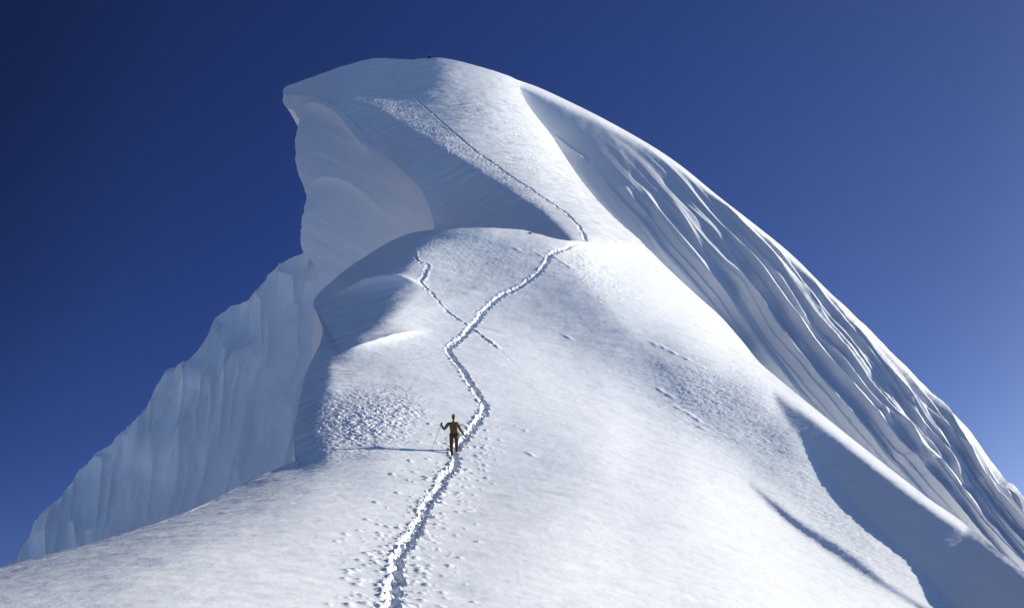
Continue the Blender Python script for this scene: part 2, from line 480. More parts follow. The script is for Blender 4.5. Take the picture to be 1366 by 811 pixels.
def sheet(name, P, mat, edges, px, py, sk=SK, inward=0.0):
    """P: rows x cols grid of points; edges: which borders roll away behind ('top','left','right')"""
    r, c = P.shape[:2]
    verts = [P.reshape(-1, 3)]; faces = [grid_faces(r, c)]; off = r * c
    for ed in edges:
        if ed == 'top': line, pxl, pyl, inn = P[-1], px[-1], py[-1], (px[-8], py[-8])
        elif ed == 'bottom': line, pxl, pyl, inn = P[0], px[0], py[0], (px[7], py[7])
        elif ed == 'left': line, pxl, pyl, inn = P[:, 0], px[:, 0], py[:, 0], (px[:, 7], py[:, 7])
        else: line, pxl, pyl, inn = P[:, -1], px[:, -1], py[:, -1], (px[:, -8], py[:, -8])
        ox = pxl - inn[0]; oy = pyl - inn[1]; L = np.hypot(ox, oy) + 1e-9
        ox = ox / L
        ker = np.ones(41) / 41.
        ox = np.convolve(np.pad(ox, 20, mode='edge'), ker, mode='valid')
        aw = np.stack([line[:, 0] / line[:, 1] + np.maximum(ox, 0) * .6 + inward, 1 + 0 * ox, 0 * ox], -1)
        aw /= np.linalg.norm(aw, axis=-1, keepdims=True)
        sc = np.clip(line[:, 1:2] / 45., .4, 3)
        rows = [line]
        for h, g in sk:
            rows.append(line + aw * h * sc - np.array([0, 0, 1.0]) * g * sc)
        rows = np.stack(rows)
        verts.append(rows.reshape(-1, 3)); faces.append(grid_faces(rows.shape[0], rows.shape[1], off)); off += rows.shape[0] * rows.shape[1]
    return make_mesh(name, np.vstack(verts), np.vstack(faces), mat)


def ruled(bot, top, n, tvals):
    b = curve(bot, n) if not isinstance(bot, np.ndarray) else bot
    t = curve(top, n) if not isinstance(top, np.ndarray) else top
    T = np.asarray(tvals)[:, None, None]
    g = b[None] * (1 - T) + t[None] * T
    return g[..., 0], g[..., 1]


def snow_mat(name, scale=1.0, col=(.86, .88, .91), amp=1.0):
    m = bpy.data.materials.new(name); m.use_nodes = True
    nt = m.node_tree; N = nt.nodes; L = nt.links
    b = N['Principled BSDF']
    b.inputs['Base Color'].default_value = col + (1,)
    b.inputs['Roughness'].default_value = .65
    b.inputs['Specular IOR Level'].default_value = .25
    tc = N.new('ShaderNodeTexCoord')
    prev = None
    for k, (sx, sy, sz, dist, det, st) in enumerate([(.55, .25, .55, .10, 4, .5), (3.0, 1.6, 3.0, .028, 4, .6), (16, 9, 16, .007, 3, .6)]):
        mp = N.new('ShaderNodeMapping'); mp.inputs['Scale'].default_value = (sx * scale, sy * scale, sz * scale)
        mp.inputs['Rotation'].default_value = (0, 0, R(-38))
        L.new(tc.outputs['Object'], mp.inputs['Vector'])
        nz = N.new('ShaderNodeTexNoise'); nz.inputs['Scale'].default_value = 1; nz.inputs['Detail'].default_value = det
        nz.inputs['Roughness'].default_value = .55
        L.new(mp.outputs[0], nz.inputs['Vector'])
        bp = N.new('ShaderNodeBump'); bp.inputs['Strength'].default_value = st * amp; bp.inputs['Distance'].default_value = dist / scale
        L.new(nz.outputs['Fac'], bp.inputs['Height'])
        if prev: L.new(prev.outputs['Normal'], bp.inputs['Normal'])
        prev = bp
    L.new(prev.outputs['Normal'], b.inputs['Normal'])
    return m


M_SNOW = snow_mat('packed_snow')
M_FAR = snow_mat('far_snow', .3, amp=.8)

# ------------------------------------------------------------------ relief helpers
def signed_line(pl, x, y):
    """distance to a polyline, sign of the side (+ right of travel), place along it 0..1"""
    pl = np.array(pl, float)[:, :2]
    seg = np.hypot(*(np.diff(pl, axis=0).T)); tot = seg.sum(); acc = np.r_[0, np.cumsum(seg)]
    best = np.full(x.shape, 1e9); side = np.ones(x.shape); along = np.zeros(x.shape)
    for k in range(len(seg)):
        ax, ay = pl[k]; vx, vy = pl[k + 1] - pl[k]
        t = np.clip(((x - ax) * vx + (y - ay) * vy) / (seg[k] ** 2 + 1e-12), 0, 1)
        ex, ey = x - ax - t * vx, y - ay - t * vy
        d = np.hypot(ex, ey); m = d < best
        best = np.where(m, d, best); side = np.where(m, np.sign(ey * vx - ex * vy + 1e-12), side)
        along = np.where(m, (acc[k] + t * seg[k]) / tot, along)
    return best * -side, along


def lobe(h, pl, x, y, A, wl, wr, n=40, fade=.25):
    """overlapping snow rib: slow rise on one side of the line, short drop on the other"""
    c = curve(pl, n)
    wm = 5 * max(wl, wr)
    x0, x1 = c[:, 0].min() - wm, c[:, 0].max() + wm
    y0, y1 = c[:, 1].min() - wm, c[:, 1].max() + wm
    m = (x > x0) & (x < x1) & (y > y0) & (y < y1)
    if not m.any(): return h
    d, al = signed_line(c, x[m], y[m])
    env = sstep(0, fade, al) * sstep(1.0, 1 - fade, al)
    p = np.where(d < 0, np.exp(-np.abs(d) / wl), np.exp(-np.abs(d) / wr))
    h[m] += A * env * p
    return h


def ridged(u, v, seed, octs=3):
    s_, a_, t_ = 0, 1., 0
    for o in range(octs):
        s_ = s_ + a_ * (1 - np.abs(2 * vnoise(u, v, seed + 31 * o) - 1)); t_ += a_
        u, v, a_ = u * 2.1 + 5.3, v * 1.6 + 2.2, a_ * .5
    return s_ / t_


# --- near ridge
n_a, n_b, n_c, n_d, n_e = 440, 330, 170, 80, 800
top = np.vstack([curve(NEAR_CREST, n_a), curve([NEAR_CREST[-1]] + BUMP_LEFT, n_b)[1:], curve([BUMP_LEFT[-1]] + BUMP_TOP, n_c)[1:], curve(SEAM, n_d)[1:], curve(CREST_R, n_e)[1:]])
nn = len(top)
topd = top.copy(); ii = np.arange(nn)
topd[:, 1] += np.where((ii > 5) & (ii < n_a + n_b + n_c), fbm(ii / 14., ii * 0, 5, 3) * 1.1, 0) * sstep(0, 30, ii) * sstep(n_a + n_b + n_c, n_a + n_b + n_c - 60, ii)
k0, k1, k2, k3 = n_a, n_a + n_b, n_a + n_b + n_c, n_a + n_b + n_c + n_d
mk = [0, k0, k0 + n_b // 2, k1, k2, k3, nn]
midx = np.interp(ii, mk, [-240, 425, 545, 655, 800, 930, 1580]); midy = np.interp(ii, mk, [860, 655, 622, 600, 610, 640, 1030])
na_ = ii < k0
midx = np.where(na_, topd[:, 0] + 26 * ii / k0, midx); midy = np.where(na_, topd[:, 1] + 40, midy)
xb = np.interp(ii, [0, k0, k1, k2, k3, nn], [-300, 440, 670, 810, 930, 1585])
bot = np.stack([xb, np.full(nn, 1180.)], -1); mid = np.stack([midx, midy], -1)
t1 = np.linspace(0, 1, 500) ** .7; t2 = np.linspace(0, 1, 421)[1:]
gx1, gy1 = ruled(bot, mid, nn, t1); gx2, gy2 = ruled(mid, topd, nn, t2)
pxN = np.vstack([gx1, gx2]); pyN = np.vstack([gy1, gy2]); NR = pxN.shape[0]
PN = pos(pxN, pyN, depN(pxN, pyN))
NN_ = vnormals(PN)

TRAIL = [(513, 850), (520, 811), (525, 790), (528, 766), (533, 742), (539, 726), (553, 712), (562, 693), (568, 676), (579, 658), (593, 639), (605, 622), (607, 608), (612, 592), (625, 578), (637, 562), (646, 548), (645, 537), (636, 524), (625, 507), (614, 490), (605, 478), (598, 465), (611, 456), (624, 444), (636, 429), (650, 411), (668, 395), (690, 384), (706, 374), (720, 363), (727, 350), (736, 339), (757, 330), (774, 323)]
OLD = [(558, 312), (553, 325), (552, 336), (559, 350), (571, 354), (566, 366), (562, 378), (575, 391), (592, 411), (616, 430), (634, 443), (661, 463), (685, 484), (705, 503)]
TRAIL_U = [(780, 321), (778, 312), (768, 297), (748, 280), (716, 258), (683, 236), (637, 204), (612, 183), (590, 164), (558, 136), (535, 117), (524, 103), (522, 92), (530, 83)]


def trail(P, pxx, pyy, pl, dep, half, depth, berm, seed, n, clump=.35):
    c = curve(pl, n)
    Wl = pos(c[:, 0], c[:, 1], dep(c[:, 0], c[:, 1]))[:, :2]
    rng = np.random.RandomState(seed)
    wob = np.convolve(rng.randn(n + 8), np.ones(5) / 5, 'same')[4:-4] * half * .5
    tg = np.gradient(Wl, axis=0); tg /= np.linalg.norm(tg, axis=1, keepdims=True) + 1e-9
    Wl = Wl + np.stack([-tg[:, 1], tg[:, 0]], -1) * wob[:, None]
    h = np.zeros(pxx.shape)
    x, y = P[..., 0], P[..., 1]
    pad = half * 5
    near = np.zeros(pxx.shape, bool)
    near |= dist_poly(c[::6], pxx, pyy) < 46
    d, al = signed_line(Wl, x[near], y[near])
    L = np.linalg.norm(np.diff(Wl, axis=0), axis=1).sum()
    sx, sy = x[near], y[near]
    hw = half * (1 + .35 * fbm(al * L / .5, d * 0, seed, 2))
    u = np.abs(d) / hw
    tr = -depth * np.clip(1.15 - u ** 2, -0, 1) * (.45 + .9 * vnoise(al * L / .42, np.sign(d) * .5 + .5, seed + 9))
    k = fbm(sx / (half * .75), sy / (half * .95), seed + 3, 3)
    bm = berm * np.exp(-((u - 1.4) / .6) ** 2) * np.maximum(.1 + 1.1 * vnoise(sx / half / .8, sy / half / 1.1, seed + 5) + 1.2 * k, 0) * np.where(d < 0, 1.25, .5)
    inside_n = clump * depth * k * np.exp(-(u / 1.5) ** 4)
    st_ = .40; q_ = al * L / st_; qi = np.floor(q_); hole = np.zeros(d.shape)
    for o in (-1, 0, 1):
        i_ = qi + o
        cx_ = (i_ + .5 + .5 * (hash2(i_, i_ * 0, seed + 41) - .5)) * st_
        cl_ = np.where(i_ % 2 == 0, 1, -1) * half * .55 + half * .5 * (hash2(i_, i_ * 0, seed + 42) - .5)
        dp_ = .6 + .8 * hash2(i_, i_ * 0, seed + 43)
        hole = np.maximum(hole, dp_ * np.exp(-((al * L - cx_) / (.34 * st_)) ** 2 - ((d - cl_) / (half * .75)) ** 2))
    tr = tr * .45 - depth * .85 * hole
    h[near] = tr + bm + inside_n
    return h


hN = np.zeros(pxN.shape)
hN += trail(PN, pxN, pyN, TRAIL, depN, .155, .16, .03, 4, 420, .55)
hN += trail(PN, pxN, pyN, OLD, depN, .13, .055, .04, 8, 160, .7) * (.15 + 1.1 * vnoise(pxN / 14, pyN / 9, 19)) * sstep(505, 440, pyN)
xw, yw = PN[..., 0], PN[..., 1]
# wind-cut terraces on the shaded shoulder
hN = lobe(hN, [(440, 394), (470, 388), (505, 381), (540, 379), (575, 386)], pxN, pyN, .72, 4, 8, 40, .4)
hN = lobe(hN, [(430, 480), (465, 470), (505, 458), (545, 446), (580, 440)], pxN, pyN, .30, 5, 12, 40, .4)
# wind texture over the whole ridge: long low waves plus small crust, stronger where the crust is broken
ca, sa = math.cos(R(28)), math.sin(R(28))
ua, va = xw * ca + yw * sa, -xw * sa + yw * ca
hN += (.05 - .028 * sstep(900, 1050, pxN) * sstep(500, 580, pyN)) * fbm(ua / 3.4, va / 1.0, 21, 3) + .016 * fbm(ua / .9, va / .3, 22, 3)
ROUGH = [([(418, 552), (470, 536), (540, 534), (556, 552), (530, 578), (470, 592), (424, 588)], 40, .085, .33, .7),
         ([(868, 500), (940, 470), (1000, 490), (1030, 560), (1080, 640), (1150, 720), (1180, 750), (1150, 740), (1090, 690), (1040, 620), (980, 585), (900, 560)], 60, .04, .6, .4),
         ([(745, 332), (790, 330), (835, 372), (850, 400), (800, 392), (750, 352)], 30, .07, .6, .35),
         ([(548, 308), (700, 318), (730, 352), (660, 380), (570, 392)], 40, .022, .6, .3),
         ([(440, 380), (545, 385), (520, 440), (445, 470)], 40, .014, .6, .4)]
for poly, fe, amp, sc_, asp in ROUGH:
    m = soft(poly, pxN, pyN, fe)
    k = m > 0
    f = fbm(ua[k] / sc_, va[k] / (sc_ * asp), 40 + int(sc_ * 100), 3)
    hN[k] += m[k] * amp * (np.abs(f) * 1.6 - .4)
# crust fragments thrown to both sides of the trail, and old footprints
frag = []
tc_ = curve(TRAIL[:18], 300)
for k in range(520):
    i = int(300 * RS.rand() ** 1.25); cx_, cy_ = tc_[min(i, 299), :2]
    off = RS.choice([-1, 1], p=[.48, .52]) * (9 + abs(RS.randn()) * 34) * (cy_ / 720.) ** 1.5
    frag.append((cx_ + off, cy_ + RS.randn() * 10, RS.rand()))
for fx, fy, r_ in frag:
    if fy < 560 or fy > 850: continue
    D_ = float(depN(fx, fy)); c_ = pos(fx, fy, D_)
    m = (np.abs(pxN - fx) < 16) & (np.abs(pyN - fy) < 7)
    if not m.any(): continue
    rx = .04 + .07 * r_; ry = .06 + .04 * r_
    g = np.exp(-(((xw[m] - c_[0]) / rx) ** 2 + ((yw[m] - c_[1]) / ry) ** 2))
    hN[m] += (.016 + .042 * r_ ** 2) * g
for fx, fy in [(872, 459), (884, 463), (898, 470), (915, 478), (740, 343), (752, 351), (763, 358), (776, 343), (789, 347), (801, 351), (812, 359), (905, 545), (918, 552), (930, 560), (935, 570), (880, 520), (893, 528), (655, 455), (662, 462), (758, 450), (708, 606), (480, 378), (690, 333), (720, 340)]:
    D_ = float(depN(fx, fy)); c_ = pos(fx, fy, D_)
    m = (np.abs(pxN - fx) < 22) & (np.abs(pyN - fy) < 12)
    q_ = np.exp(-(((pxN[m] - fx) * .8 + (pyN[m] - fy) * .45) / 6) ** 2 - (((pyN[m] - fy) - (pxN[m] - fx) * .5) / 1.6) ** 2)
    hN[m] += .05 * q_
fadeN = sstep(1.0, .98, np.linspace(0, 1, NR))[:, None] * np.ones(nn)[None]
seam_cols = ((ii >= n_a + n_b + n_c - 12))[None] * np.ones((NR, 1))
fadeN = np.where(seam_cols > 0, fadeN, .4 + .6 * fadeN)
PN = PN + NN_ * (hN * fadeN)[..., None]
ridge = sheet('snow_ridge', PN, M_SNOW, ['top'], pxN, pyN)
ridge['kind'] = 'structure'

# --- summit cornice, upper slopes
seamrow = curve(SEAM, n_d)
HID = [(579, 302), (583, 312), (615, 312), (650, 311), (685, 313), (712, 317), (735, 323), (757, 325), (768, 324), (775, 322)]
botU = np.vstack([curve(LIP, 300), curve(HID, 200)[1:], seamrow[1:]])
nu = len(botU)
sU = curve(SKY_U, 380); kk = np.arange(380)
sU[:, 1] += fbm(kk / 16., kk * 0, 77, 3) * .7 * sstep(0, 30, kk) * sstep(380, 350, kk)
topU = np.vstack([sU, curve(CREST_U, nu - 379)[1:]])
pxU, pyU = ruled(botU, topU, nu, np.linspace(0, 1, 300))
PU = pos(pxU, pyU, depU(pxU, pyU)); NU_ = vnormals(PU)
hU = trail(PU, pxU, pyU, TRAIL_U, depU, .17, .17, .03, 14, 260, .6)
ux, uy = PU[..., 0], PU[..., 1]
hU += .10 * fbm((ux + .6 * uy) / 7, (uy - .6 * ux) / 2.2, 51, 4) + .03 * fbm(ux / 1.6, uy / 1.2, 52, 2)
m = soft([(432, 122), (470, 121), (530, 128), (575, 160), (640, 200), (720, 262), (740, 292), (700, 268), (640, 232), (560, 182), (512, 150), (456, 133)], pxU, pyU, 16)
f = fbm(ux / .55, uy / .9, 55, 3)
hU += m * .045 * (np.abs(f) * 1.6 - .4)
m = soft([(600, 130), (690, 120), (800, 280), (820, 320), (740, 270), (660, 205)], pxU, pyU, 25)
hU += m * .16 * fbm((ux + .6 * uy) / 3.5, (uy - .6 * ux) / 1.0, 57, 3)
edge = np.minimum(sstep(0, .05, np.linspace(0, 1, 300)), sstep(1, .97, np.linspace(0, 1, 300)))[:, None]
PU = PU + NU_ * (hU * edge)[..., None]
upper = sheet('summit_snow_slope', PU, M_FAR, ['top'], pxU, pyU, [(.3, .05), (1, .3), (3, 1.2), (8, 4), (20, 13), (50, 50)], .6 * sstep(500, 440, pxU[-1]))
upper['kind'] = 'structure'

# --- cornice face
nl = 320
lL = curve(LEFT_L, nl); kk = np.arange(nl)
lL[:, 0] += fbm(kk / 9., kk * 0, 91, 3) * 1.6 * sstep(0, 30, kk)
topL = np.vstack([curve(LIP, 250), curve([(579, 302), (585, 330), (560, 370), (500, 400), (445, 420)], nl - 249)[1:]])
pxL, pyL = ruled(lL, topL, nl, np.linspace(0, 1, 230))
PL = pos(pxL, pyL, depL(pxL, pyL)); NL_ = vnormals(PL)
hL = np.zeros(pxL.shape)
pxm = float(depL(460, 240)) / F
for pl, A, wl, wr in [([(400, 258), (412, 250), (426, 241), (444, 240), (466, 246), (490, 262), (520, 286), (545, 302)], 5, 26, 5),
                      ([(394, 150), (420, 142), (450, 156), (476, 186), (505, 212)], 8, 16, 7),
                      ([(395, 205), (420, 204), (450, 214), (480, 230), (510, 250)], 1.4, 18, 8),
                      ([(396, 175), (420, 172), (450, 182), (470, 200)], 1.0, 14, 7),
                      ([(402, 290), (420, 282), (440, 276), (460, 280)], 1.0, 16, 8)]:
    hL = lobe(hL, pl[::-1], pxL, pyL, A * pxm, wl, wr)
hL += pxm * .8 * fbm(pxL / 46 - pyL / 60, (pyL - .45 * pxL) / 16, 61, 4)
hL += pxm * .7 * (ridged((pyL - .5 * pxL) / 26, pxL / 90, 66, 2) - .5)
edgeL = np.minimum(sstep(0, .03, np.linspace(0, 1, 230)) * .5 + .5, sstep(1, .94, np.linspace(0, 1, 230)))[:, None]
PL = PL + NL_ * (hL * edgeL)[..., None]
corn = sheet('cornice_face', PL, M_FAR, ['bottom'], pxL, pyL, [(.3, .0), (1, .1), (3, .6), (8, 3), (20, 12), (60, 50)], .35)
corn['kind'] = 'structure'

# --- right fluted face
nc_ = 1100
botC = curve([(x - min(10, 1 + i), y + min(14, 2 + i)) for i, (x, y) in enumerate(CREST_ALL)], nc_)
topC = curve(SKY_C, nc_); kk = np.arange(nc_)
topC[:, 1] += fbm(kk / 22., kk * 0, 33, 3) * 1.6 * sstep(250, 600, kk)
tC = np.linspace(0, 1, 380)
pxC, pyC = ruled(botC, topC, nc_, tC)
YC = depC(pxC, pyC)
PC = pos(pxC, pyC, YC); NC_ = vnormals(PC)
hC = np.zeros(pxC.shape)      # in picture units, turned to metres below
RIBS = [
 ([(735, 178), (757, 197), (786, 219)], 5, 10, 3), ([(770, 140), (800, 165), (822, 192), (836, 224), (846, 265)], 1.2, 22, 12), ([(830, 245), (849, 272), (870, 296)], 4, 9, 3),
 ([(850, 240), (872, 275), (892, 302), (924, 342), (961, 391), (992, 424)], 8, 16, 4), ([(885, 258), (905, 285), (932, 330), (957, 371), (985, 415)], 7, 13, 5),
 ([(905, 262), (930, 290), (957, 318), (983, 365), (1012, 405), (1040, 440)], 9, 17, 6), ([(960, 300), (982, 328), (1008, 352), (1032, 384), (1060, 425), (1088, 470)], 9, 18, 5),
 ([(968, 350), (1002, 395), (1031, 430), (1065, 481), (1090, 505)], 7, 14, 3), ([(1010, 330), (1040, 372), (1070, 424), (1088, 452), (1122, 486), (1150, 520), (1184, 560), (1200, 592)], 11, 20, 5),
 ([(1060, 370), (1088, 405), (1106, 436), (1140, 480), (1172, 520)], 9, 17, 6), ([(1122, 414), (1161, 466), (1201, 517), (1241, 552), (1277, 587), (1325, 640)], 8, 10, 4),
 ([(1110, 420), (1135, 462), (1170, 500), (1195, 545), (1235, 600)], 9, 17, 6), ([(1165, 545), (1192, 563), (1218, 583), (1237, 620)], 9, 17, 4), ([(1190, 610), (1221, 622), (1258, 629), (1286, 668)], 9, 17, 4),
 ([(1170, 480), (1210, 530), (1240, 590), (1268, 640)], 7, 15, 5), ([(1240, 560), (1270, 610), (1290, 655), (1330, 700)], 8, 16, 5), ([(1300, 640), (1330, 652), (1352, 668), (1372, 700)], 8, 14, 4), ([(1338, 646), (1360, 654), (1380, 676)], 5, 9, 4),
 ([(880, 330), (920, 372), (960, 420), (1000, 460)], 3, 10, 4), ([(1030, 440), (1075, 490), (1120, 540), (1160, 585)], 4, 12, 4), ([(1090, 500), (1140, 560), (1190, 610), (1240, 650)], 4, 12, 4)]
for pl, A, wl, wr in RIBS:
    hC = lobe(hC, pl, pxC, pyC, A * .6, wl * 1.1, wr, 40, .2)
sC = np.linspace(0, 1, nc_)[None, :] * np.ones((380, 1)); tt = tC[:, None] * np.ones((1, nc_))
ph = tt + .05 * fbm(sC * 5, tt * 2.5, 75, 2) + 1.3 * sC
for nf, am, sd in ((5.0, 8.0, 1), (12.0, 2.2, 2)):
    fr = (ph * nf + .25 * fbm(sC * 7 + sd, tt * 3, 76 + sd, 2)) % 1.0
    saw = np.where(fr < .74, (fr / .74) ** 1.4, (1 - fr) / .26)
    mod = .5 + .8 * vnoise(sC * 6 + 3 * sd, np.floor(ph * nf) * 1.7, 90 + sd)
    hC += am * mod * saw * sstep(.10, .45, sC) * sstep(.05, .25, tt) * sstep(1, .94, tt)
grow = sstep(.1, .45, sC) * sstep(.02, .3, tt) * sstep(1, .9, tt)
warp = fbm(sC * 9, tt * 3, 71, 2) * .06
hC += grow * 2.5 * (ridged((tt + warp) * 4.5 + sC * 1.5, sC * 5, 72, 2) - .6)
hC += .6 * fbm(pxC / 9, pyC / 9, 73, 3) * sstep(.15, .5, sC) + .5 * fbm(pxC / 30 , pyC / 30, 74, 3)
PC = PC + NC_ * (hC * YC / F * sstep(1, .985, tt))[..., None]
face = sheet('fluted_snow_face', PC, M_FAR, ['top'], pxC, pyC)
face['kind'] = 'structure'

# --- left fluted wall
topD = curve(SKY_D, 700); kk = np.arange(700)
topD[:, 1] += fbm(kk / 9., kk * 0, 81, 3) * 2.6 - 3.5 * (ridged(kk / 17., kk * 0, 82, 2) - .55)
botD = np.stack([np.linspace(-160, 540, 700), np.full(700, 960.)], -1)
tD = np.linspace(0, 1, 460) ** .8
pxD, pyD = ruled(botD, topD, 700, tD)
YD = depD(pxD, pyD)
PD = pos(pxD, pyD, YD); ND_ = vnormals(PD)
dsk = dist_poly(SKY_D, pxD, pyD)
cD = pxD + .30 * pyD + 7 * fbm(pxD / 60, pyD / 60, 83, 2)
hD = 14 * (ridged(cD / 34, pyD / 160, 84, 2) - .6) * sstep(430, 380, pxD) + 13 * (ridged((cD - .16 * pyD) / 13, pyD / 110, 86, 1) ** 2 - .4) * sstep(130, 20, dsk) * sstep(440, 400, pxD)
hD = lobe(hD, [(352, 440), (330, 470), (300, 510), (268, 560), (240, 600), (215, 650)], pxD, pyD, 24, 28, 8)
hD = lobe(hD, [(265, 480), (250, 520), (222, 570), (190, 640)], pxD, pyD, 17, 20, 7)
hD = lobe(hD, [(300, 430), (290, 480), (270, 540)], pxD, pyD, 14, 16, 6)
hD += 2.5 * (.6 - ridged(cD / 7.5, pyD / 60, 89, 1)) * sstep(110, 10, dsk) * sstep(440, 400, pxD)
hD += .8 * fbm(pxD / 7, pyD / 12, 88, 3)
PD = PD + ND_ * (hD * YD / F * (sstep(1, .98, tD) * .7 + .3)[:, None])[..., None]
wall = sheet('fluted_snow_wall', PD, M_FAR, ['top'], pxD, pyD)
wall['kind'] = 'structure'

# --- snow basin far below, reaching the horizon
v = np.array([(-60000, -60000, -420), (60000, -60000, -420), (60000, 60000, -420), (-60000, 60000, -420)], float)
basin = make_mesh('ground', v, np.array([[0, 1, 2, 3]]), snow_mat('valley_snow', .01, (.55, .57, .60))); basin['kind'] = 'structure'

# ------------------------------------------------------------------ people and small things
from mathutils import Vector


def plain(name, col, rough=.8, noise=0.0):
    m = bpy.data.materials.new(name); m.use_nodes = True
    nt = m.node_tree; b = nt.nodes['Principled BSDF']
    b.inputs['Base Color'].default_value = col + (1,); b.inputs['Roughness'].default_value = rough
    b.inputs['Specular IOR Level'].default_value = .2
    if noise:
        nz = nt.nodes.new('ShaderNodeTexNoise'); nz.inputs['Scale'].default_value = 14; nz.inputs['Detail'].default_value = 4
        cr = nt.nodes.new('ShaderNodeValToRGB')
        cr.color_ramp.elements[0].color = tuple(c * (1 - noise) for c in col) + (1,)
        cr.color_ramp.elements[1].color = tuple(min(1, c * (1 + noise)) for c in col) + (1,)
        tc = nt.nodes.new('ShaderNodeTexCoord')
        nt.links.new(tc.outputs['Object'], nz.inputs['Vector'])
        nt.links.new(nz.outputs['Fac'], cr.inputs['Fac']); nt.links.new(cr.outputs['Color'], b.inputs['Base Color'])
        bp = nt.nodes.new('ShaderNodeBump'); bp.inputs['Strength'].default_value = .4; bp.inputs['Distance'].default_value = .02
        nt.links.new(nz.outputs['Fac'], bp.inputs['Height']); nt.links.new(bp.outputs['Normal'], b.inputs['Normal'])
    return m


M_SKIN = plain('skin', (.42, .24, .16), .6)
M_OLIVE = plain('olive_cloth', (.16, .10, .035), .85, .35)
M_DARK = plain('dark_cloth', (.075, .042, .024), .85, .35)
M_HAT = plain('rust_wool', (.34, .11, .03), .9, .3)
M_BOOT = plain('boot_leather', (.035, .022, .016), .6, .2)
M_GLOVE = plain('glove', (.05, .035, .025), .8, .2)
M_POLE = plain('pole_metal', (.22, .20, .21), .4)
M_STONE = plain('dark_stone', (.075, .045, .045), .9, .4)
M_NAVY = plain('navy_cloth', (.012, .018, .03), .85, .3)


def skin_obj(name, pts, edges, mat, parent=None, sub=1, root=0, loc=None):
    """one continuous tapering surface grown over a skeleton; pts: (x, y, z, rx, ry)"""
    me = bpy.data.meshes.new(name)
    me.from_pydata([p[:3] for p in pts], edges, [])
    o = bpy.data.objects.new(name, me); C.objects.link(o)
    md = o.modifiers.new('skin', 'SKIN'); md.use_smooth_shade = True
    if not me.skin_vertices:
        with bpy.context.temp_override(object=o, active_object=o, selected_objects=[o]):
            bpy.context.view_layer.objects.active = o
            bpy.ops.mesh.customdata_skin_add()
    sv = me.skin_vertices[0].data
    for i, p in enumerate(pts):
        sv[i].radius = (p[3], p[4] if len(p) > 4 else p[3]); sv[i].use_root = i == root
    ss = o.modifiers.new('sub', 'SUBSURF'); ss.levels = sub; ss.render_levels = sub
    dg = bpy.context.evaluated_depsgraph_get()
    nm = bpy.data.meshes.new_from_object(o.evaluated_get(dg))
    o.modifiers.clear(); o.data = nm; bpy.data.meshes.remove(me)
    nm.name = name; nm.materials.clear(); nm.materials.append(mat)
    for p in nm.polygons: p.use_smooth = True
    if parent is not None: o.parent = parent
    if loc is not None: o.location = loc
    return o


def chain(*pts): return list(pts), [(i, i + 1) for i in range(len(pts) - 1)]


def join_chains(chains):
    P, E = [], []
    idx = {}
    for ch in chains:
        last = None
        for p in ch:
            k = tuple(round(v, 4) for v in p[:3])
            if k not in idx:
                idx[k] = len(P); P.append(p)
            if last is not None and last != idx[k]: E.append((last, idx[k]))
            last = idx[k]
    return P, E


def lerp(a, b, t): return tuple(a[i] + (b[i] - a[i]) * t for i in range(3))


def hand(base, direc, up, s=1.0):
    """palm and five bent fingers as chains; base = wrist"""
    d = Vector(direc).normalized(); u = Vector(up); u = (u - d * u.dot(d)).normalized(); w_ = d.cross(u)
    b = Vector(base); ch = []
    palm = b + d * .07 * s
    ch.append([tuple(b) + (.026 * s,), tuple(palm) + (.032 * s, .026 * s)])
    for k, (off, ln) in enumerate([(-.030, .062), (-.010, .072), (.010, .068), (.030, .052)]):
        r0 = palm + w_ * off * s + d * .012 * s
        r1 = r0 + (d * .75 - u * .45).normalized() * ln * .55 * s
        r2 = r1 + (-u * .95 - d * .15).normalized() * ln * .55 * s
        ch.append([tuple(palm) + (.032 * s, .026 * s), tuple(r0) + (.0115 * s,), tuple(r1) + (.0105 * s,), tuple(r2) + (.0095 * s,)])
    t0 = b + d * .03 * s - w_ * .034 * s
    t1 = t0 + (d * .6 - u * .6 - w_ * .3).normalized() * .045 * s
    ch.append([tuple(b) + (.026 * s,), tuple(t0) + (.014 * s,), tuple(t1) + (.012 * s,)])
    return ch


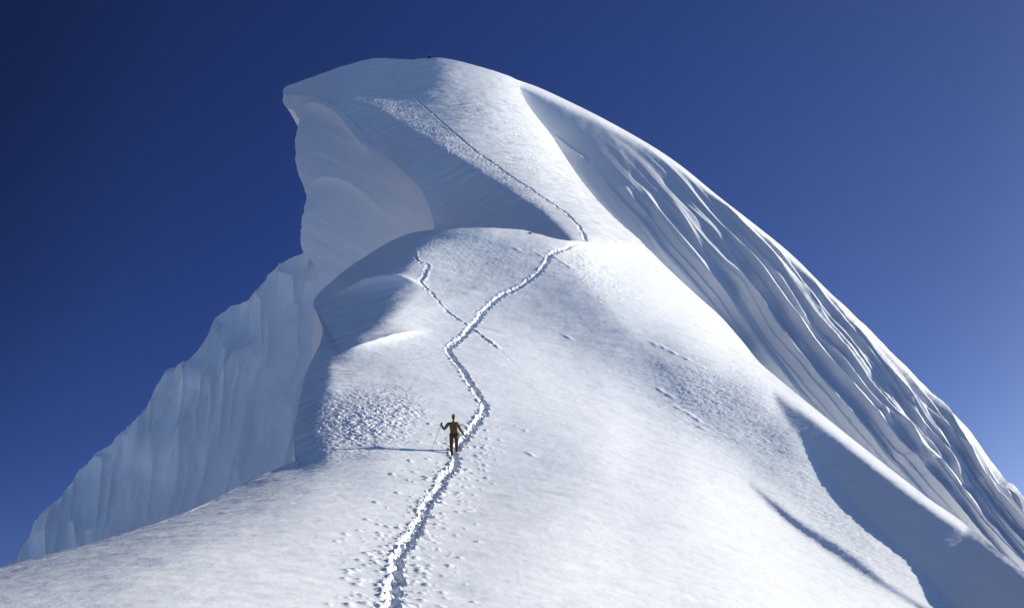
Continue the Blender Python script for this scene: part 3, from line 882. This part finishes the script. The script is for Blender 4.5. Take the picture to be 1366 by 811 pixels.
def make_person(loc, J, mats, label, hat=True):
    pel, chest, neck = J['pelvis'], J['chest'], J['neck']
    hd = J['head']
    mid = lerp(pel, chest, .5)
    body = [[pel + (.13, .10), mid + (.125, .095), chest + (.15, .105), neck + (.055,), lerp(neck, hd, .45) + (.058,), hd + (.078, .092), (hd[0], hd[1], hd[2] + .075, .062, .07)]]
    for sgn, k in ((-1, 'l'), (1, 'r')):
        sh, el, wr = J['sh' + k], J['el' + k], J['wr' + k]
        body.append([chest + (.15, .105), sh + (.058,), lerp(sh, el, .5) + (.048,), el + (.04,), lerp(el, wr, .5) + (.037,), wr + (.026,)])
        hp, kn, an, toe = J['hp' + k], J['kn' + k], J['an' + k], J['to' + k]
        body.append([pel + (.13, .10), hp + (.09,), lerp(hp, kn, .5) + (.078,), kn + (.056,), lerp(kn, an, .4) + (.055,), an + (.036,), toe + (.034, .028)])
        body += hand(wr, J['hd' + k], J['hu' + k])
    # face: nose and ears
    nz = J.get('face', (0, 1, 0))
    body.append([hd + (.078, .092), (hd[0] + nz[0] * .085, hd[1] + nz[1] * .085, hd[2] - .01, .018), (hd[0] + nz[0] * .112, hd[1] + nz[1] * .112, hd[2] - .025, .012)])
    P, E = join_chains(body)
    root = skin_obj('person', P, E, mats['skin'], None, 1, 0, loc)
    root['label'] = label; root['category'] = 'person'
    # jacket: torso and sleeves
    jc = [[(pel[0], pel[1], pel[2] - .07, .165, .125), pel + (.165, .125), mid + (.165, .125), chest + (.19, .135), lerp(chest, neck, .75) + (.085,)]]
    for k in 'lr':
        sh, el, wr = J['sh' + k], J['el' + k], J['wr' + k]
        jc.append([chest + (.19, .135), sh + (.082,), lerp(sh, el, .5) + (.068,), el + (.06,), lerp(el, wr, .5) + (.054,), lerp(el, wr, .93) + (.046,)])
    P, E = join_chains(jc); skin_obj('jacket', P, E, mats['jacket'], root)
    tr = []
    for k in 'lr':
        hp, kn, an = J['hp' + k], J['kn' + k], J['an' + k]
        tr.append([pel + (.15, .115), hp + (.108,), lerp(hp, kn, .5) + (.096,), kn + (.076,), lerp(kn, an, .45) + (.078,), lerp(kn, an, .92) + (.068,)])
    P, E = join_chains(tr); skin_obj('trousers', P, E, mats['trousers'], root)
    for k in 'lr':
        an, to = J['an' + k], J['to' + k]
        hl = lerp(to, an, 1.0)
        P, E = chain((an[0], an[1], an[2] + .13, .062), an + (.06,), (an[0], an[1] - .02, an[2] - .035, .056), lerp(an, to, .55)[:2] + (to[2] + .005, .052, .042), to + (.046, .036))
        skin_obj('boot', P, E, mats['boot'], root)
        hc = hand(J['wr' + k], J['hd' + k], J['hu' + k], 1.0)
        hc = [[q[:3] + tuple(r * 1.22 for r in q[3:]) for q in c_] for c_ in hc]
        hc[0] = [lerp(J['wr' + k], J['el' + k], .16) + (.042,)] + hc[0]
        P, E = join_chains(hc); skin_obj('glove', P, E, mats['glove'], root, 1, 1)
    P, E = chain((hd[0], hd[1] - .012, hd[2] + .02, .098, .112), (hd[0], hd[1] - .012, hd[2] + .07, .094, .105), (hd[0], hd[1] - .015, hd[2] + .125, .06, .068), (hd[0], hd[1] - .02, hd[2] + .165, .028))
    skin_obj('hat', P, E, mats['hat'], root)
    P, E = chain((hd[0] - .05, hd[1] - .055, hd[2] - .01, .045), (hd[0], hd[1] - .075, hd[2] - .02, .05), (hd[0] + .05, hd[1] - .055, hd[2] - .01, .045))
    skin_obj('hair', P, E, mats['hair'], root, 1, 1)
    return root


def ground_N(px, py):
    """point on the ridge as built under a picture point"""
    d = (pxN - px) ** 2 + (pyN - py) ** 2
    return PN.reshape(-1, 3)[int(d.argmin())]


mats = dict(skin=M_SKIN, jacket=M_OLIVE, trousers=M_DARK, boot=M_BOOT, glove=M_GLOVE, hat=M_HAT, hair=M_BOOT)
g0 = ground_N(604, 605.5)
g1 = ground_N(608, 599.5)
dz = float(np.clip(g1[2] - g0[2], .05, .45)); dyy = float(np.clip(g1[1] - g0[1], .3, .75))
K = 62.0 / 2000
def jx(px): return (px - 604) * K
J = dict(pelvis=(.05, .10, .90), chest=(.04, .20, 1.27), neck=(.03, .25, 1.47), head=(.02, .27, 1.63),
         shl=(jx(598.0), .22, 1.38), ell=(jx(592.5), .16, 1.12), wrl=(jx(588.6), .34, 1.33), hdl=(-.05, .25, 1), hul=(0, -1, .2),
         shr=(jx(610.2), .22, 1.38), elr=(jx(614.8), .20, 1.09), wrr=(jx(619.2), .36, .90), hdr=(.6, .5, -.45), hur=(0, -.2, 1),
         hpl=(-.05, .10, .86), knl=(-.05, .16, .46), anl=(-.015, .0, .09), tol=(-.03, .17, .03),
         hpr=(.145, .12, .86), knr=(.155, .42, .62), anr=(.14, dyy, .09 + dz), tor=(.15, dyy + .17, .04 + dz))
gz = float(g0[2]) - .02
climber = make_person((float(g0[0]), float(g0[1]), gz), J, mats, 'climber from behind in olive jacket and rust hat, walking up the snow trail with pole')

# ski pole held in the raised left hand, its basket in the snow
from math import hypot
hl = Vector(J['wrl']) + Vector(J['hdl']).normalized() * .075 + Vector((float(g0[0]), float(g0[1]), gz)) + Vector((0, .035, 0))
tipn = ground_N(575, 600.5)
tip = Vector((float(tipn[0]), float(tipn[1]), float(tipn[2]) - .06))
pole = bpy.data.objects.new('ski_pole', None); C.objects.link(pole); pole.location = tip
pole['label'] = 'thin metal ski pole planted in the snow at the left hand of the walking climber'; pole['category'] = 'ski pole'
ax = hl - tip; L_ = ax.length; ax.normalize()
def along(d): return tuple(ax * d)
P, E = chain(along(0) + (.004,), along(.05) + (.0085,), along(L_ * .5) + (.0095,), along(L_ - .10) + (.0105,))
skin_obj('shaft', P, E, M_POLE, pole)
P, E = chain(along(L_ - .11) + (.016,), along(L_ - .03) + (.019,), along(L_ + .04) + (.019,), along(L_ + .06) + (.024,))
skin_obj('grip', P, E, M_BOOT, pole)
ring = [tuple(ax * .10 + Vector((math.cos(t), math.sin(t), 0)) * .055) + (.008,) for t in np.linspace(0, 2 * math.pi, 10)[:-1]]
skin_obj('basket', ring + [along(.10) + (.010,)], [(i, (i + 1) % 9) for i in range(9)] + [(i, 9) for i in (0, 3, 6)], M_BOOT, pole, 1, 9)

# far climber resting on the summit crest
sy = float(depU(573.0, 78.6))
s0 = pos(573.0, 78.6, sy)
J2 = dict(pelvis=(0, .05, .18), chest=(0, .0, .58), neck=(0, .0, .78), head=(0, -.02, .95), face=(0, -1, 0),
          shl=(-.19, 0, .69), ell=(-.34, -.05, .44), wrl=(-.27, -.26, .36), hdl=(.1, -1, -.2), hul=(0, 0, 1),
          shr=(.19, 0, .69), elr=(.34, -.05, .44), wrr=(.27, -.26, .36), hdr=(-.1, -1, -.2), hur=(0, 0, 1),
          hpl=(-.1, 0, .16), knl=(-.2, -.36, .40), anl=(-.17, -.55, .02), tol=(-.19, -.72, -.04),
          hpr=(.1, 0, .16), knr=(.2, -.36, .40), anr=(.17, -.55, .02), tor=(.19, -.72, -.04))
m2 = dict(mats); m2.update(jacket=M_NAVY, trousers=M_NAVY, hat=M_NAVY)
rest = make_person((float(s0[0]), float(s0[1]) + .15, float(s0[2]) - .12), J2, m2, 'tiny distant climber in dark clothing sitting on the very top of the summit crest')

# small dark stone on the brow of the snow dome
bq = ground_N(706.5, 311.8)
rng = np.random.RandomState(3)
pts = [tuple(rng.randn(3) * np.array([.07, .06, .045])) for _ in range(40)]
import bmesh
bm = bmesh.new()
for p_ in pts: bm.verts.new(p_)
bmesh.ops.convex_hull(bm, input=bm.verts)
for v_ in [v_ for v_ in bm.verts if not v_.link_faces]: bm.verts.remove(v_)
bmesh.ops.bevel(bm, geom=bm.edges[:] , offset=.008, segments=1, affect='EDGES')
me = bpy.data.meshes.new('stone'); bm.to_mesh(me); bm.free(); me.materials.append(M_STONE)
st = bpy.data.objects.new('stone', me); C.objects.link(st)
st.location = (float(bq[0]), float(bq[1]), float(bq[2]) + .05)
st['label'] = 'tiny dark reddish stone lying on the bright brow of the snow dome'; st['category'] = 'stone'

# ------------------------------------------------------------------ light, sky, camera
sc = bpy.context.scene
w = bpy.data.worlds.new('World'); sc.world = w; w.use_nodes = True
nt = w.node_tree
bg = nt.nodes['Background']; bg.inputs['Strength'].default_value = .15; SKYK = 1.26
sky = nt.nodes.new('ShaderNodeTexSky'); sky.sky_type = 'NISHITA'; sky.sun_disc = False
sky.sun_elevation = R(SUN_EL); sky.sun_rotation = R(SUN_AZ)
sky.altitude = 6000; sky.air_density = 1.0; sky.dust_density = .3; sky.ozone_density = 3
# polarised high-altitude sky: deepest away from the sun
tc = nt.nodes.new('ShaderNodeTexCoord')
dt = nt.nodes.new('ShaderNodeVectorMath'); dt.operation = 'DOT_PRODUCT'
dt.inputs[1].default_value = (-.75, .55, .35)
nt.links.new(tc.outputs['Generated'], dt.inputs[0])
cr = nt.nodes.new('ShaderNodeValToRGB'); cr.color_ramp.interpolation = 'B_SPLINE'
el = cr.color_ramp.elements
stops = [(-1, (4.0, 3.1, 2.75)), (-.35, (3.5, 2.7, 2.45)), (0, (1.9, 1.45, 1.4)), (.30, (1, .78, .85)), (.39, (.62, .56, .74)), (.53, (.40, .42, .66)), (.68, (.27, .31, .59)), (.785, (.22, .25, .46)), (.84, (.14, .15, .29)), (1, (.08, .09, .18))]
stops = [(p_ * .5 + .5, tuple(v_ * .4 * SKYK for v_ in c_)) for p_, c_ in stops]
el[0].position = stops[0][0]; el[0].color = stops[0][1] + (1,)
el[1].position = stops[-1][0]; el[1].color = stops[-1][1] + (1,)
for p_, c_ in stops[1:-1]:
    e_ = el.new(p_); e_.color = c_ + (1,)
ma = nt.nodes.new('ShaderNodeMath'); ma.operation = 'MULTIPLY_ADD'; ma.inputs[1].default_value = .5; ma.inputs[2].default_value = .5
nt.links.new(dt.outputs['Value'], ma.inputs[0]); nt.links.new(ma.outputs[0], cr.inputs['Fac'])
mx = nt.nodes.new('ShaderNodeMix'); mx.data_type = 'RGBA'; mx.blend_type = 'MULTIPLY'; mx.inputs['Factor'].default_value = 1
nt.links.new(sky.outputs['Color'], mx.inputs['A']); mx.clamp_result = False; nt.links.new(cr.outputs['Color'], mx.inputs['B'])
nt.links.new(mx.outputs['Result'], bg.inputs['Color'])
sl = bpy.data.lights.new('sun', 'SUN'); sl.energy = 5; sl.angle = R(.53); sl.color = (1, .935, .79)
so = bpy.data.objects.new('sun', sl); C.objects.link(so)
from mathutils import Vector
so.rotation_euler = Vector(tuple(SUN)).to_track_quat('Z', 'Y').to_euler()

cam = bpy.data.cameras.new('camera'); co = bpy.data.objects.new('camera', cam); C.objects.link(co)
co.location = (0, 0, CAMZ); co.rotation_euler = (R(90) + PITCH, 0, 0)
cam.sensor_fit = 'HORIZONTAL'; cam.sensor_width = 36; cam.lens = 36 * F / 1366
cam.clip_start = .1; cam.clip_end = 200000
sc.camera = co
sc.view_settings.view_transform = 'Standard'; sc.view_settings.look = 'None'
sc.view_settings.gamma = 1; sc.view_settings.use_curve_mapping = False
sc.view_settings.exposure = .48
